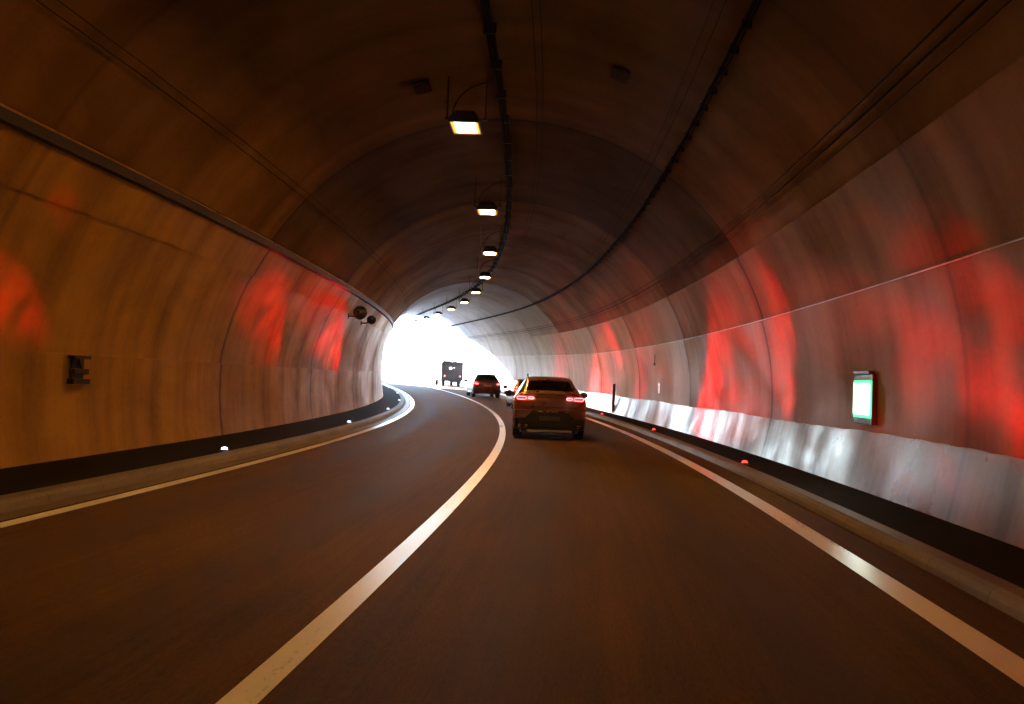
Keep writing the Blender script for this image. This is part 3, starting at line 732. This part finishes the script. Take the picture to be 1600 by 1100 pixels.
# --- box truck
s_, o_ = place(706, 17.4)
tr = thing('box_truck', 'small dark box truck with a white cab and lit tail lights against the tunnel mouth', 'truck', P(s_, o_), -heading(s_) + rad(1.5))

bm = NB(); box(bm, (0, 1.6, 1.38), (1.98, 3.2, 1.66)); build('cargo_box', bm, M['truck_p'], tr, mods=.09)
bm = NB(); box(bm, (-.45, 1.1, 2.24), (.8, 1.8, .10)); box(bm, (.35, .5, 2.235), (.20, .16, .12)); box(bm, (.2, .55, 2.23), (.3, .1, .06)); build('roof_hatch', bm, M['truck_p'], tr, mods=.03)
bm = NB(); ngon_plate(bm, rrect(0, 1.45, 1.5, 1.2, .04, -.012), .02); rd = build('rear_door', bm, M['truck_p'], tr)
bm = NB(); lathe(bm, [(.13, -.03), (.13, -.05), (.06, -.06)], 'Y', 16, (-.19, 0, 1.62)); build('glow_disc', bm, M['white_disc'], rd)  # glowing disc added for a bright white spot on the rear door
bm = NB(); lathe(bm, [(.05, -.03), (.05, -.05), (.03, -.06)], 'Y', 12, (.13, 0, 1.68)); build('glow_disc', bm, M['white_disc'], rd)
bm = NB(); box(bm, (0, 1.6, .50), (1.0, 3.8, .12)); box(bm, (0, .0, .55), (1.76, .08, .14)); build('chassis', bm, M['black'], tr)
bm = NB(); ngon_plate(bm, rrect(.1, .44, .5, .11, .01, -.05), .02); build('number_plate', bm, M['plate'], tr)
for sx in (-1, 1):
    bm = NB(); lathe(bm, [(.10, -.01), (.10, -.04), (.05, -.05)], 'Y', 16, (sx * .70, 0, .93)); a = build('tail_light', bm, M['red_lens'], tr)
    bm = NB(); lathe(bm, [(.07, -.045), (.05, -.06), (.02, -.065)], 'Y', 16, (sx * .70, 0, .93)); build('bulb', bm, M['hot_red'], a)
    for y in (.75, 4.15): wheel(tr, sx * .72, y, .36, .26)
    bm = NB(); tube(bm, [(sx * .85, 4.6, 1.85), (sx * 1.12, 4.6, 1.80), (sx * 1.12, 4.6, 1.42), (sx * .85, 4.6, 1.38)], .018, 6); box(bm, (sx * 1.12, 4.56, 1.60), (.17, .06, .36)); build('wing_mirror', bm, M['black'], tr)
    bm = NB(); box(bm, (sx * .72, .42, .42), (.34, .03, .34)); build('mud_flap', bm, M['rubber'], tr)
bm = NB()
sec = [(3.32, .5, .88, 2.10), (3.5, .42, .9, 2.16), (4.3, .42, .9, 2.12), (4.85, .42, .88, 1.45), (5.15, .42, .84, 1.15), (5.25, .5, .78, 1.0)]
rr = [[bm.verts.new(v) for v in ((-w, y, zb), (w, y, zb), (w, y, zt * .62), (w * .86, y, zt), (-w * .86, y, zt), (-w, y, zt * .62))] for y, zb, w, zt in sec]
for a, b in zip(rr, rr[1:]):
    for k in range(6): bm.faces.new((a[k], a[(k + 1) % 6], b[(k + 1) % 6], b[k]))
bm.faces.new(rr[0]); bm.faces.new(rr[-1])
cab = build('cab', bm, M['cab_p'], tr, mods=.03)
for sx in (-1, 1):
    bm = NB(); a = [bm.verts.new(v) for v in ((sx * .915, 3.6, 1.36), (sx * .915, 4.5, 1.34), (sx * .86, 4.32, 1.86), (sx * .86, 3.6, 1.92))]; bm.faces.new(a); build('side_window', bm, M['black'], cab)

# ------------------------------------------------------------------ haze in the tunnel air
mh = bpy.data.materials.new('haze_air'); mh.use_nodes = True; n = mh.node_tree; n.nodes.remove(n.nodes['Principled BSDF'])
pv = n.nodes.new('ShaderNodeVolumePrincipled'); pv.inputs['Color'].default_value = (.92, .95, 1, 1); pv.inputs['Density'].default_value = HAZE; pv.inputs['Anisotropy'].default_value = .72
n.links.new(pv.outputs[0], n.nodes['Material Output'].inputs['Volume'])
bm = NB(); box(bm, (0, 100, 8), (800, 800, 24)); hz = build('haze', bm, mh); tag(hz, kind='stuff')
cy.volume_bounces = 0
